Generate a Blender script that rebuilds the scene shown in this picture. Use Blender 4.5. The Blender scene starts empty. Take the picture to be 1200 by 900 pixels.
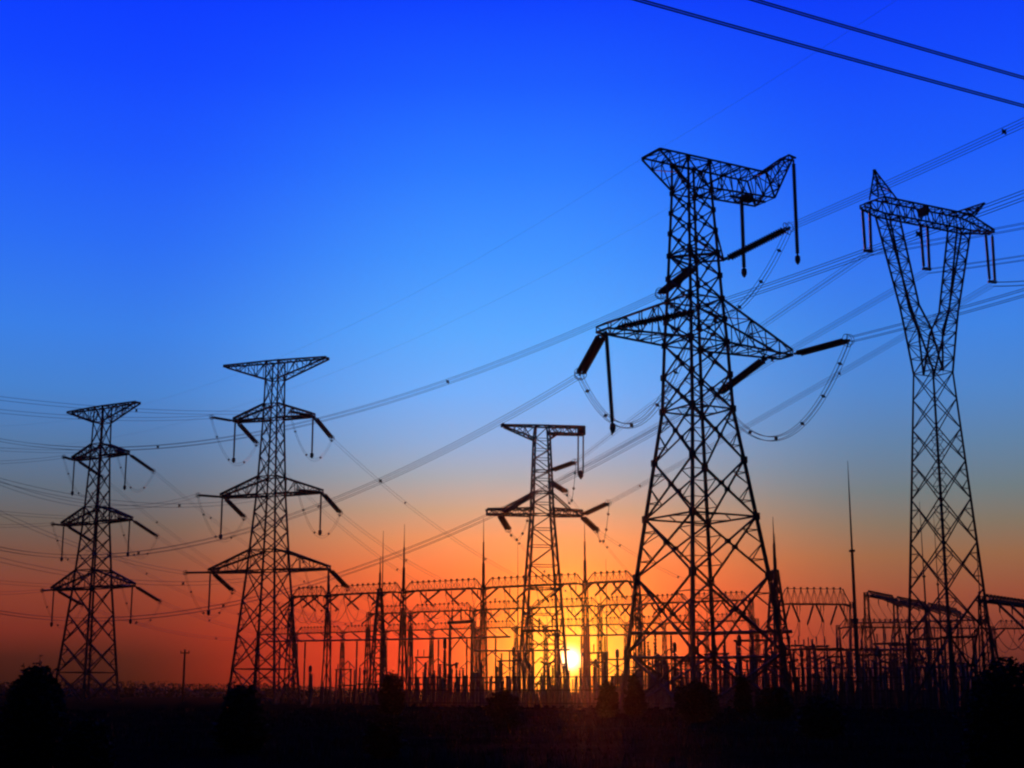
import bpy, math, random
from mathutils import Vector, Matrix
random.seed(7)
V = Vector
R = math.radians
scene = bpy.context.scene
COL = scene.collection

# ------------------------------------------------------------------ camera, sky, sun, exposure
FPX = 1700.0                       # focal length in pixels of the 1200 px wide photograph
PITCH = math.atan(362.0 / FPX)     # the horizon lies 362 px under the middle
CAMZ = 1.8
cam_d = bpy.data.cameras.new('camera')
cam = bpy.data.objects.new('camera', cam_d)
COL.objects.link(cam)
cam.location = (0, 0, CAMZ)
cam.rotation_euler = (R(90) + PITCH, 0, 0)
cam_d.sensor_width = 36.0
cam_d.lens = 36.0 * FPX / 1200.0
cam_d.clip_start = 0.1
cam_d.clip_end = 20000
scene.camera = cam

SP, CP = math.sin(PITCH), math.cos(PITCH)


def ray(px, py):
    x, y = (px - 600.0) / FPX, (450.0 - py) / FPX
    return V((x, CP - y * SP, SP + y * CP))


def at(px, py, Y):
    d = ray(px, py)
    return V((0, 0, CAMZ)) + d * (Y / d.y)


def proj(P):
    d = V(P) - V((0, 0, CAMZ))
    zc = d.y * CP + d.z * SP
    yc = -d.y * SP + d.z * CP
    return 600 + FPX * d.x / zc, 450 - FPX * yc / zc, zc


SUN = ray(668, 772).normalized()
SUN_EL = math.asin(SUN.z)
SUN_AZ = math.atan2(SUN.x, SUN.y)


def lin(c):
    out = []
    for v in c:
        v /= 255.0
        out.append(v / 12.92 if v <= 0.04045 else ((v + 0.055) / 1.055) ** 2.4)
    return (*out, 1.0)


def elev(py):
    d = ray(600, py)
    return math.atan2(d.z, d.y)


world = bpy.data.worlds.new("World")
scene.world = world
world.use_nodes = True
nt = world.node_tree
nt.nodes.clear()
N = nt.nodes.new
L = nt.links.new


def math_node(op, a, b=None, c=None, clamp=False):
    n = N('ShaderNodeMath')
    n.operation = op
    n.use_clamp = clamp
    for i, v in enumerate((a, b, c)):
        if v is None:
            continue
        if isinstance(v, (int, float)):
            n.inputs[i].default_value = v
        else:
            L(v, n.inputs[i])
    return n.outputs[0]


def ramp(fac, stops):
    n = N('ShaderNodeValToRGB')
    cr = n.color_ramp
    cr.interpolation = 'LINEAR'
    while len(cr.elements) < len(stops):
        cr.elements.new(1.0)
    for e, (p, c) in zip(cr.elements, stops):
        e.position = p
        e.color = c
    L(fac, n.inputs[0])
    return n.outputs[0]


def mix(fac, a, b, mode='MIX'):
    n = N('ShaderNodeMix')
    n.data_type = 'RGBA'
    n.blend_type = mode
    n.clamp_factor = True
    for i, v in ((0, fac), (6, a), (7, b)):
        if isinstance(v, (int, float)):
            n.inputs[i].default_value = v
        elif isinstance(v, tuple):
            n.inputs[i].default_value = v
        else:
            L(v, n.inputs[i])
    return n.outputs[2]


tc = N('ShaderNodeTexCoord')
vnorm = N('ShaderNodeVectorMath')
vnorm.operation = 'NORMALIZE'
L(tc.outputs['Generated'], vnorm.inputs[0])
sep = N('ShaderNodeSeparateXYZ')
L(vnorm.outputs[0], sep.inputs[0])
el = math_node('ARCSINE', sep.outputs[2])
az = math_node('ARCTAN2', sep.outputs[0], sep.outputs[1])
ELMAX = R(45)
elf = math_node('DIVIDE', el, ELMAX, clamp=True)


def sky_ramp(table):
    stops = [(max(0.0, elev(y)) / ELMAX, lin(c)) for y, c in sorted(table, reverse=True)]
    return stops


NEAR = [(-420, (2, 26, 176)), (0, (8, 66, 255)), (100, (22, 92, 255)), (200, (40, 122, 255)), (300, (62, 148, 255)), (390, (86, 168, 255)),
        (460, (108, 174, 250)), (518, (134, 172, 218)), (560, (158, 168, 176)), (598, (192, 158, 130)), (632, (226, 142, 92)),
        (668, (238, 112, 60)), (705, (238, 78, 40)), (750, (234, 48, 33)), (785, (226, 40, 32)), (812, (195, 34, 30))]
LEFT = [(-420, (2, 20, 144)), (0, (4, 56, 255)), (100, (12, 70, 255)), (200, (24, 88, 252)), (300, (38, 108, 244)), (400, (54, 126, 230)),
        (470, (66, 128, 206)), (530, (80, 118, 164)), (582, (92, 106, 122)), (620, (104, 94, 88)), (656, (118, 76, 62)),
        (700, (132, 56, 42)), (742, (114, 38, 32)), (772, (62, 22, 23)), (812, (24, 10, 13))]
FAR = [(-420, (2, 10, 46)), (0, (3, 14, 60)), (400, (7, 22, 60)), (600, (16, 22, 40)), (800, (14, 10, 14))]
RIGHT = [(-420, (2, 18, 144)), (0, (6, 56, 248)), (100, (14, 74, 252)), (200, (24, 92, 250)), (300, (40, 112, 244)), (400, (58, 130, 226)),
         (470, (74, 132, 202)), (530, (90, 128, 166)), (582, (106, 122, 128)), (620, (126, 114, 98)), (656, (146, 100, 70)),
         (700, (146, 74, 54)), (742, (124, 52, 44)), (775, (88, 36, 36)), (812, (52, 22, 26))]

daz = math_node('SUBTRACT', az, SUN_AZ - R(2.0))
r_near = ramp(elf, sky_ramp(NEAR))
r_left = ramp(elf, sky_ramp(LEFT))
r_right = ramp(elf, sky_ramp(RIGHT))
r_far = ramp(elf, sky_ramp(FAR))


def smooth(v, a, b):
    n = N('ShaderNodeMapRange')
    n.interpolation_type = 'SMOOTHSTEP'
    L(v, n.inputs['Value'])
    n.inputs['From Min'].default_value = a
    n.inputs['From Max'].default_value = b
    return n.outputs['Result']


c0 = mix(smooth(math_node('MULTIPLY', daz, -1.0), R(1.0), R(16.0)), r_near, r_left)
c0 = mix(smooth(daz, R(1.0), R(15.0)), c0, r_right)
c0 = mix(smooth(math_node('ABSOLUTE', daz), R(24), R(75)), c0, r_far)

# the sun and the glow of the air around it
dotn = N('ShaderNodeVectorMath')
dotn.operation = 'DOT_PRODUCT'
L(vnorm.outputs[0], dotn.inputs[0])
dotn.inputs[1].default_value = SUN
ang = math_node('ARCCOSINE', math_node('MINIMUM', dotn.outputs['Value'], 1.0))


def glow(width_px, power=2.0):
    t = math_node('DIVIDE', ang, width_px / FPX)
    return math_node('EXPONENT', math_node('MULTIPLY', math_node('POWER', t, power), -1.0))


def scaled(fac, c, s):
    n = N('ShaderNodeVectorMath')
    n.operation = 'SCALE'
    n.inputs[0].default_value = c[:3]
    L(math_node('MULTIPLY', fac, s), n.inputs['Scale'])
    return n.outputs[0]


def addc(a, b):
    n = N('ShaderNodeVectorMath')
    n.operation = 'ADD'
    L(a, n.inputs[0])
    L(b, n.inputs[1])
    return n.outputs[0]


c1 = addc(c0, scaled(glow(150, 1.7), (0.20, 0.05, 0.0), 1.0))
c1 = addc(c1, scaled(glow(74, 2.0), (0.60, 0.66, 0.03), 1.0))
c1 = addc(c1, scaled(glow(10.5, 2.4), (1.0, 0.93, 0.70), 2.6))

sky = N('ShaderNodeTexSky')
sky.sky_type = 'NISHITA'
sky.sun_disc = False
sky.sun_elevation = SUN_EL
sky.sun_rotation = SUN_AZ
bg_a = N('ShaderNodeBackground')
L(c1, bg_a.inputs[0])
bg_a.inputs[1].default_value = 1.0
bg_b = N('ShaderNodeBackground')
L(sky.outputs[0], bg_b.inputs[0])
bg_b.inputs[1].default_value = 0.002
addsh = N('ShaderNodeAddShader')
L(bg_a.outputs[0], addsh.inputs[0])
L(bg_b.outputs[0], addsh.inputs[1])
wo = N('ShaderNodeOutputWorld')
L(addsh.outputs[0], wo.inputs[0])

sun_d = bpy.data.lights.new('sun', 'SUN')
sun_d.energy = 2.0
sun_d.angle = R(0.5)
sun_d.color = (1.0, 0.17, 0.04)
sun = bpy.data.objects.new('sun', sun_d)
COL.objects.link(sun)
sun.rotation_euler = SUN.to_track_quat('Z', 'Y').to_euler()

vs = scene.view_settings
vs.view_transform = 'Standard'
vs.look = 'None'
vs.exposure = 0.0
vs.gamma = 1.0
scene.cycles.filter_width = 2.3


# ------------------------------------------------------------------ materials
def material(name, base, rough=0.6, metal=0.0, var=0.25, scale=6.0):
    m = bpy.data.materials.new(name)
    m.use_nodes = True
    t = m.node_tree
    b = t.nodes['Principled BSDF']
    b.inputs['Roughness'].default_value = rough
    b.inputs['Metallic'].default_value = metal
    tx = t.nodes.new('ShaderNodeTexCoord')
    no = t.nodes.new('ShaderNodeTexNoise')
    no.inputs['Scale'].default_value = scale
    no.inputs['Detail'].default_value = 5.0
    t.links.new(tx.outputs['Object'], no.inputs['Vector'])
    cr = t.nodes.new('ShaderNodeValToRGB')
    cr.color_ramp.elements[0].position = 0.3
    cr.color_ramp.elements[1].position = 0.7
    cr.color_ramp.elements[0].color = (*[v * (1 - var) for v in base], 1)
    cr.color_ramp.elements[1].color = (*[v * (1 + var) for v in base], 1)
    t.links.new(no.outputs['Fac'], cr.inputs[0])
    t.links.new(cr.outputs[0], b.inputs['Base Color'])
    return m


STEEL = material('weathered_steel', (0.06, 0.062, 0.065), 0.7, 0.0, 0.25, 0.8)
PORCELAIN = material('brown_porcelain', (0.045, 0.028, 0.022), 0.5, 0.0, 0.2, 3.0)
ALUMINIUM = material('dull_aluminium', (0.10, 0.10, 0.105), 0.6, 0.0, 0.15, 2.0)
CONCRETE = material('grey_concrete', (0.14, 0.135, 0.13), 0.9, 0.0, 0.25, 1.5)
WOOD = material('old_pole_wood', (0.06, 0.045, 0.035), 0.9, 0.0, 0.3, 4.0)
LEAF = material('dusky_leaves', (0.028, 0.036, 0.018), 0.8, 0.0, 0.4, 1.2)
GRASS = material('dry_grass', (0.024, 0.021, 0.013), 0.9, 0.0, 0.4, 0.6)
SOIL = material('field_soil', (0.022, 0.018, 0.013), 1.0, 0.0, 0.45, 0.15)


# ------------------------------------------------------------------ mesh helpers
def basis(d):
    d = d.normalized()
    up = V((0, 0, 1)) if abs(d.z) < 0.95 else V((1, 0, 0))
    a = d.cross(up).normalized()
    return a, a.cross(d).normalized()


class MB:
    def __init__(s):
        s.v, s.f = [], []

    def bar(s, p, q, w, w2=None):
        p, q = V(p), V(q)
        if (q - p).length < 1e-4:
            return s
        a, b = basis(q - p)
        i = len(s.v)
        for P, r in ((p, w / 2), (q, (w if w2 is None else w2) / 2)):
            for x, y in ((-1, -1), (1, -1), (1, 1), (-1, 1)):
                s.v.append(P + a * (x * r) + b * (y * r))
        s.f += [(i, i + 3, i + 2, i + 1), (i + 4, i + 5, i + 6, i + 7)]
        for k in range(4):
            s.f.append((i + k, i + (k + 1) % 4, i + 4 + (k + 1) % 4, i + 4 + k))
        return s

    def box(s, c, dx, dy, dz):
        c = V(c)
        i = len(s.v)
        for z in (-1, 1):
            for x, y in ((-1, -1), (1, -1), (1, 1), (-1, 1)):
                s.v.append(c + V((x * dx / 2, y * dy / 2, z * dz / 2)))
        s.f += [(i, i + 3, i + 2, i + 1), (i + 4, i + 5, i + 6, i + 7)]
        for k in range(4):
            s.f.append((i + k, i + (k + 1) % 4, i + 4 + (k + 1) % 4, i + 4 + k))
        return s

    def tube(s, pts, r, n=5, closed=False):
        pts = [V(p) for p in pts]
        m = len(pts)
        i = len(s.v)
        for k, P in enumerate(pts):
            if closed:
                d = pts[(k + 1) % m] - pts[k - 1]
            else:
                d = pts[min(k + 1, m - 1)] - pts[max(k - 1, 0)]
            a, b = basis(d)
            rr = r[k] if isinstance(r, (list, tuple)) else r
            for j in range(n):
                t = 2 * math.pi * j / n
                s.v.append(P + a * (rr * math.cos(t)) + b * (rr * math.sin(t)))
        for k in range(m if closed else m - 1):
            for j in range(n):
                A, B = i + k * n, i + ((k + 1) % m) * n
                s.f.append((A + j, A + (j + 1) % n, B + (j + 1) % n, B + j))
        if not closed:
            s.f.append(tuple(range(i, i + n)))
            s.f.append(tuple(reversed(range(i + (m - 1) * n, i + m * n))))
        return s

    def lathe(s, p, q, prof, n=8):
        p, q = V(p), V(q)
        d = (q - p)
        a, b = basis(d)
        i = len(s.v)
        for t, r in prof:
            for j in range(n):
                th = 2 * math.pi * j / n
                s.v.append(p + d * t + a * (r * math.cos(th)) + b * (r * math.sin(th)))
        m = len(prof)
        for k in range(m - 1):
            for j in range(n):
                A, B = i + k * n, i + (k + 1) * n
                s.f.append((A + j, A + (j + 1) % n, B + (j + 1) % n, B + j))
        s.f.append(tuple(range(i, i + n)))
        s.f.append(tuple(reversed(range(i + (m - 1) * n, i + m * n))))
        return s

    def build(s, name, mat, parent=None, smooth=False):
        me = bpy.data.meshes.new(name)
        me.from_pydata([tuple(v) for v in s.v], [], s.f)
        me.materials.append(mat)
        if smooth:
            me.polygons.foreach_set('use_smooth', [True] * len(me.polygons))
        o = bpy.data.objects.new(name, me)
        COL.objects.link(o)
        if parent is not None:
            o.parent = parent
        return o


def tag(o, label=None, cat=None, group=None, kind=None):
    if label:
        o['label'] = label
    if cat:
        o['category'] = cat
    if group:
        o['group'] = group
    if kind:
        o['kind'] = kind
    return o


def thing(name, label, cat, loc=(0, 0, 0), rz=0.0, group=None):
    o = bpy.data.objects.new(name, None)
    o.empty_display_size = 0.5
    COL.objects.link(o)
    o.location = loc
    o.rotation_euler = (0, 0, rz)
    return tag(o, label, cat, group)


def copy_tree(o, parent=None):
    c = o.copy()
    COL.objects.link(c)
    if parent is not None:
        c.parent = parent
    for ch in KIDS.get(o.name, [k for k in COL.objects if k.parent == o]):
        copy_tree(ch, c)
    return c


KIDS = {}


def lerp(a, b, t):
    return a + (b - a) * t


def truss(mb, qa, qb, n, wc, wl, chords=True, faces=(0, 1, 2, 3), frames=True, cross=False):
    """a lattice between two quads of four points (in the same order)"""
    qa, qb = [V(p) for p in qa], [V(p) for p in qb]
    if chords:
        for a, b in zip(qa, qb):
            mb.bar(a, b, wc)
    for k in range(n):
        t0, t1 = k / n, (k + 1) / n
        A = [lerp(a, b, t0) for a, b in zip(qa, qb)]
        B = [lerp(a, b, t1) for a, b in zip(qa, qb)]
        for i in faces:
            j = (i + 1) % 4
            if cross:
                mb.bar(A[i], B[j], wl)
                mb.bar(A[j], B[i], wl)
            elif (k + i) % 2:
                mb.bar(A[i], B[j], wl)
            else:
                mb.bar(A[j], B[i], wl)
            if frames:
                mb.bar(B[i], B[j], wl)
    return mb


def ring_points(c, d, r, n=14):
    a, b = basis(d)
    return [c + a * (r * math.cos(2 * math.pi * k / n)) + b * (r * math.sin(2 * math.pi * k / n)) for k in range(n)]


def shed_profile(n, r, core, e=0.04):
    pr = [(0, core * 0.6), (e, core * 0.6)]
    for k in range(n):
        t = e + (1 - 2 * e) * k / n
        dt = (1 - 2 * e) / n
        pr += [(t + dt * 0.15, core), (t + dt * 0.45, r), (t + dt * 0.6, r * 0.95), (t + dt * 0.8, core)]
    pr += [(1 - e, core * 0.6), (1, core * 0.6)]
    return pr


def insulator(root, p, q, r=0.17, twin=0.0, ring=0.0, n=22, sides=8):
    """a string of insulator discs from p to q, in the tower's own space"""
    p, q = V(p), V(q)
    d = q - p
    mb = MB()
    if twin:
        side = d.cross(V((0, 0, 1)))
        side = side.normalized() if side.length > 1e-3 else V((1, 0, 0))
        if abs(d.normalized().z) > 0.9:
            side = V((1, 0, 0))
        for sgn in (-1, 1):
            off = side * (twin / 2 * sgn)
            mb.lathe(p + d * 0.05 + off, q - d * 0.05 + off, shed_profile(n, r, r * 0.5), sides)
        mb.bar(p + d * 0.05 - side * (twin * 0.7), p + d * 0.05 + side * (twin * 0.7), 0.14)
        mb.bar(q - d * 0.05 - side * (twin * 0.7), q - d * 0.05 + side * (twin * 0.7), 0.14)
        mb.bar(p, p + d * 0.05, 0.12)
        mb.bar(q - d * 0.05, q, 0.12)
    else:
        mb.lathe(p, q, shed_profile(int(n * 1.6), r, r * 0.72), sides)
    o = mb.build('insulator_string', PORCELAIN, root)
    if ring:
        g = MB()
        dn = d.normalized()
        g.tube(ring_points(q - dn * 0.35, dn, ring), 0.035, 4, closed=True)
        g.tube(ring_points(q + dn * 0.05, dn, ring * 0.8), 0.03, 4, closed=True)
        a, b = basis(d)
        g.bar(q - dn * 0.35 - a * ring, q - dn * 0.35 + a * ring, 0.05)
        g.bar(q - dn * 0.35 - b * ring, q - dn * 0.35 + b * ring, 0.05)
        g.build('grading_ring', ALUMINIUM, o)
    return o


# ------------------------------------------------------------------ conductors
def catenary(S, E, sag, n):
    return [V((lerp(S.x, E.x, t), lerp(S.y, E.y, t), lerp(S.z, E.z, t) - 4 * sag * t * (1 - t))) for t in [k / n for k in range(n + 1)]]


def solve_sag(S, E, via):
    """the sag with which the span from S to E hangs through the line of sight over a ground point"""
    lo, hi = 0.0, 1.0
    f0 = proj(S)[0] < via[0]
    for _ in range(50):
        m = (lo + hi) / 2
        if (proj(lerp(S, E, m))[0] < via[0]) == f0:
            lo = m
        else:
            hi = m
    t = (lo + hi) / 2
    P = lerp(S, E, t)
    return (P.z - at(via[0], via[1], P.y).z) / (4 * t * (1 - t))


def spacer_mesh(mb, P, d, s, size):
    a, b = basis(d)
    for x, y in ((1, 1), (1, -1)):
        mb.bar(P - a * (x * s * 0.75) - b * (y * s * 0.75), P + a * (x * s * 0.75) + b * (y * s * 0.75), size)
    mb.bar(P - d.normalized() * size, P + d.normalized() * size, size * 2.0)


def span(label, S, E, via=None, sag=None, n=40, wires=4, sp=0.225, r=0.024, every=60.0, group='conductor bundles strung between the towers', first=30.0, spsize=0.10):
    S, E = V(S), V(E)
    if sag is None:
        sag = solve_sag(S, E, via)
    root = thing('conductor_bundle', label, 'power line', S, 0.0, group)
    pts = [p - S for p in catenary(S, E, sag, n)]
    a, b = basis(E - S)
    offs = {4: ((1, 1), (1, -1), (-1, -1), (-1, 1)), 2: ((0, 1), (0, -1)), 1: ((0, 0),)}[wires]
    for x, y in offs:
        MB().tube([p + a * (x * sp) + b * (y * sp) for p in pts], r, 4).build('wire', ALUMINIUM, root)
    if every:
        run, nxt = 0.0, first
        for k in range(n):
            seg = (pts[k + 1] - pts[k]).length
            while nxt < run + seg:
                t = (nxt - run) / seg
                mb = MB()
                spacer_mesh(mb, lerp(pts[k], pts[k + 1], t), pts[k + 1] - pts[k], sp, spsize)
                mb.build('spacer', ALUMINIUM, root)
                nxt += every * random.uniform(0.8, 1.2)
            run += seg
    return root


def jumper(root, A, B, low=None, sag=None, sp=0.2, r=0.025, every=3.2, n=24, wires=4, spsize=0.11):
    """a slack loop of conductors from one string end to the other, in the tower's own space"""
    A, B = V(A), V(B)
    pts = catenary(A, B, sag, n)
    a, b = basis(B - A)
    mb = MB()
    offs = ((1, 1), (1, -1), (-1, -1), (-1, 1)) if wires == 4 else ((0, 1), (0, -1))
    # the bundle's cross-section follows the loop
    lines = []
    for x, y in offs:
        ln = []
        for k, p in enumerate(pts):
            d = (pts[min(k + 1, n)] - pts[max(k - 1, 0)]).normalized()
            side = a
            up = side.cross(d).normalized()
            ln.append(p + side * (x * sp) + up * (y * sp))
        mb.tube(ln, r, 4)
    o = mb.build('jumper_loop', ALUMINIUM, root)
    run, nxt = 0.0, every * 0.7
    for k in range(n):
        seg = (pts[k + 1] - pts[k]).length
        while nxt < run + seg:
            t = (nxt - run) / seg
            m2 = MB()
            spacer_mesh(m2, lerp(pts[k], pts[k + 1], t), pts[k + 1] - pts[k], sp, spsize)
            m2.build('spacer', ALUMINIUM, o)
            nxt += every
        run += seg
    return o


# ------------------------------------------------------------------ the ground
def ground():
    mb = MB()
    rings = [0, 8, 16, 30, 50, 80, 120, 200, 350, 600, 930]
    n = 64
    for r in rings[1:]:
        for k in range(n):
            t = 2 * math.pi * k / n
            mb.v.append(V((r * math.cos(t), r * math.sin(t), 0)))
    c = len(mb.v)
    mb.v.append(V((0, 0, 0)))
    for k in range(n):
        mb.f.append((c, k, (k + 1) % n))
    for j in range(len(rings) - 2):
        for k in range(n):
            a, b = j * n, (j + 1) * n
            mb.f.append((a + k, b + k, b + (k + 1) % n, a + (k + 1) % n))
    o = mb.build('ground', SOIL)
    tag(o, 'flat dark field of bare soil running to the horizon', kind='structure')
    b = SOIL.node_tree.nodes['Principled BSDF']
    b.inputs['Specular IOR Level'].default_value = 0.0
    return o


ground()


def haze():
    mb = MB()
    mb.box((0, 0, 40.0), 1900, 1900, 82.0)
    m = bpy.data.materials.new('evening_haze')
    m.use_nodes = True
    t = m.node_tree
    t.nodes.clear()
    v = t.nodes.new('ShaderNodeVolumePrincipled')
    v.inputs['Color'].default_value = (0.95, 0.95, 0.95, 1)
    v.inputs['Density'].default_value = HAZE
    v.inputs['Anisotropy'].default_value = 0.93
    o = t.nodes.new('ShaderNodeOutputMaterial')
    t.links.new(v.outputs[0], o.inputs['Volume'])
    ob = mb.build('haze', m)
    tag(ob, 'thin evening haze in the air over the whole field', kind='stuff')


HAZE = 0.000024
if HAZE:
    haze()


# ------------------------------------------------------------------ towers
class Frame:
    """a tower's place: turns its own space into the world's and back"""
    def __init__(s, root, loc, rz):
        s.root = root
        s.M = Matrix.Translation(V(loc)) @ Matrix.Rotation(rz, 4, 'Z')
        s.I = s.M.inverted()

    def w(s, p):
        return s.M @ V(p)

    def l(s, p):
        return s.I @ V(p)


def hit(px, py, start, length, near):
    """the point on a line of sight that lies a string's length from its start"""
    o, d = V((0, 0, CAMZ)), ray(px, py).normalized()
    m = o - start
    b = m.dot(d)
    c = m.dot(m) - length * length
    disc = b * b - c
    t = -b if disc < 0 else (-b - math.sqrt(disc) if near else -b + math.sqrt(disc))
    return o + d * t


def profile(prof, z):
    for (z0, h0), (z1, h1) in zip(prof, prof[1:]):
        if z <= z1 or (z1, h1) == prof[-1]:
            return h0 + (h1 - h0) * (z - z0) / (z1 - z0)


SQ = ((1, 1), (-1, 1), (-1, -1), (1, -1))


def tower_body(root, prof, levels, leg_w, br_w, sec_w, rings=(), fine=0, plate=0.0, kx=True, face_front=(0, 1, 2, 3)):
    kinks = [z for z, _ in prof]
    for sx, sy in SQ:
        mb = MB()
        for (z0, h0), (z1, h1) in zip(prof, prof[1:]):
            k0 = leg_w * (1 - 0.45 * (z0 / kinks[-1]))
            k1 = leg_w * (1 - 0.45 * (z1 / kinks[-1]))
            mb.bar((sx * h0, sy * h0, z0), (sx * h1, sy * h1, z1), k0, k1)
        mb.box((sx * prof[0][1], sy * prof[0][1], 0.2), 1.0, 1.0, 0.5)
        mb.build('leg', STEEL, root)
    mb = MB()

    def corner(i, z):
        h = profile(prof, z)
        return V((SQ[i % 4][0] * h, SQ[i % 4][1] * h, z))
    for k in range(len(levels) - 1):
        z0, z1 = levels[k], levels[k + 1]
        s = 1 - 0.4 * (z0 / kinks[-1])
        bw, sw = br_w * s, sec_w * s
        for i in face_front:
            A, B, C, D = corner(i, z0), corner(i + 1, z0), corner(i + 1, z1), corner(i, z1)
            if not kx:
                if (k + (i >= 2)) % 2:
                    mb.bar(A, C, bw)
                else:
                    mb.bar(B, D, bw)
                mb.bar(D, C, sw)
                continue
            mb.bar(A, C, bw)
            mb.bar(B, D, bw)
            wA, wD = (B - A).length, (C - D).length
            t = wA / (wA + wD)
            X = lerp(A, C, t)
            if plate:
                mb.box(X, plate * s, plate * s, plate * s)
            if k < fine:
                # redundant members from the diagonals to the legs
                for P, Q in ((A, D), (B, C)):
                    mid = lerp(P, Q, t)
                    lo, hi = lerp(P, X, 0.5), lerp(Q, X, 0.5)
                    mb.bar(lo, lerp(P, Q, t * 0.5), sw)
                    mb.bar(lo, mid, sw)
                    mb.bar(hi, mid, sw)
                    mb.bar(hi, lerp(P, Q, (1 + t) * 0.5), sw)
            if plate:
                mb.box(D, plate * 1.2 * s, plate * 1.2 * s, plate * 1.6 * s)
        if k + 1 in rings or k + 1 == len(levels) - 1:
            for i in range(4):
                mb.bar(corner(i, z1), corner(i + 1, z1), bw)
                mb.bar(lerp(corner(i, z1), corner(i + 1, z1), 0.5), lerp(corner(i + 1, z1), corner(i + 2, z1), 0.5), sw)
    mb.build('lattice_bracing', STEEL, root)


def arm(root, prof, s, zb, zt, L_, w, tip_h, n, wc, wl, name='crossarm', zl=None):
    """a tapered lattice arm on the +x or -x side (s)"""
    hb, ht = profile(prof, zb), profile(prof, zt)
    zl = zb if zl is None else zl
    qa = [(s * hb, -hb, zb), (s * hb, hb, zb), (s * ht, ht, zt), (s * ht, -ht, zt)]
    qb = [(s * L_, -w, zl), (s * L_, w, zl), (s * L_, w, zl + tip_h), (s * L_, -w, zl + tip_h)]
    mb = MB()
    truss(mb, qa, qb, n, wc, wl)
    mb.bar(qb[0], qb[1], wc)
    mb.bar(qb[2], qb[3], wc * 0.8)
    mb.bar(qa[0], qb[1], wl)
    return mb.build(name, STEEL, root)


def scale_at(Y, z):
    """metres per photograph pixel, square to the line of sight"""
    return (Y * CP + (z - CAMZ) * SP) / FPX


def z_at(py, Y):
    d = ray(600, py)
    return CAMZ + Y * d.z / d.y


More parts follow.
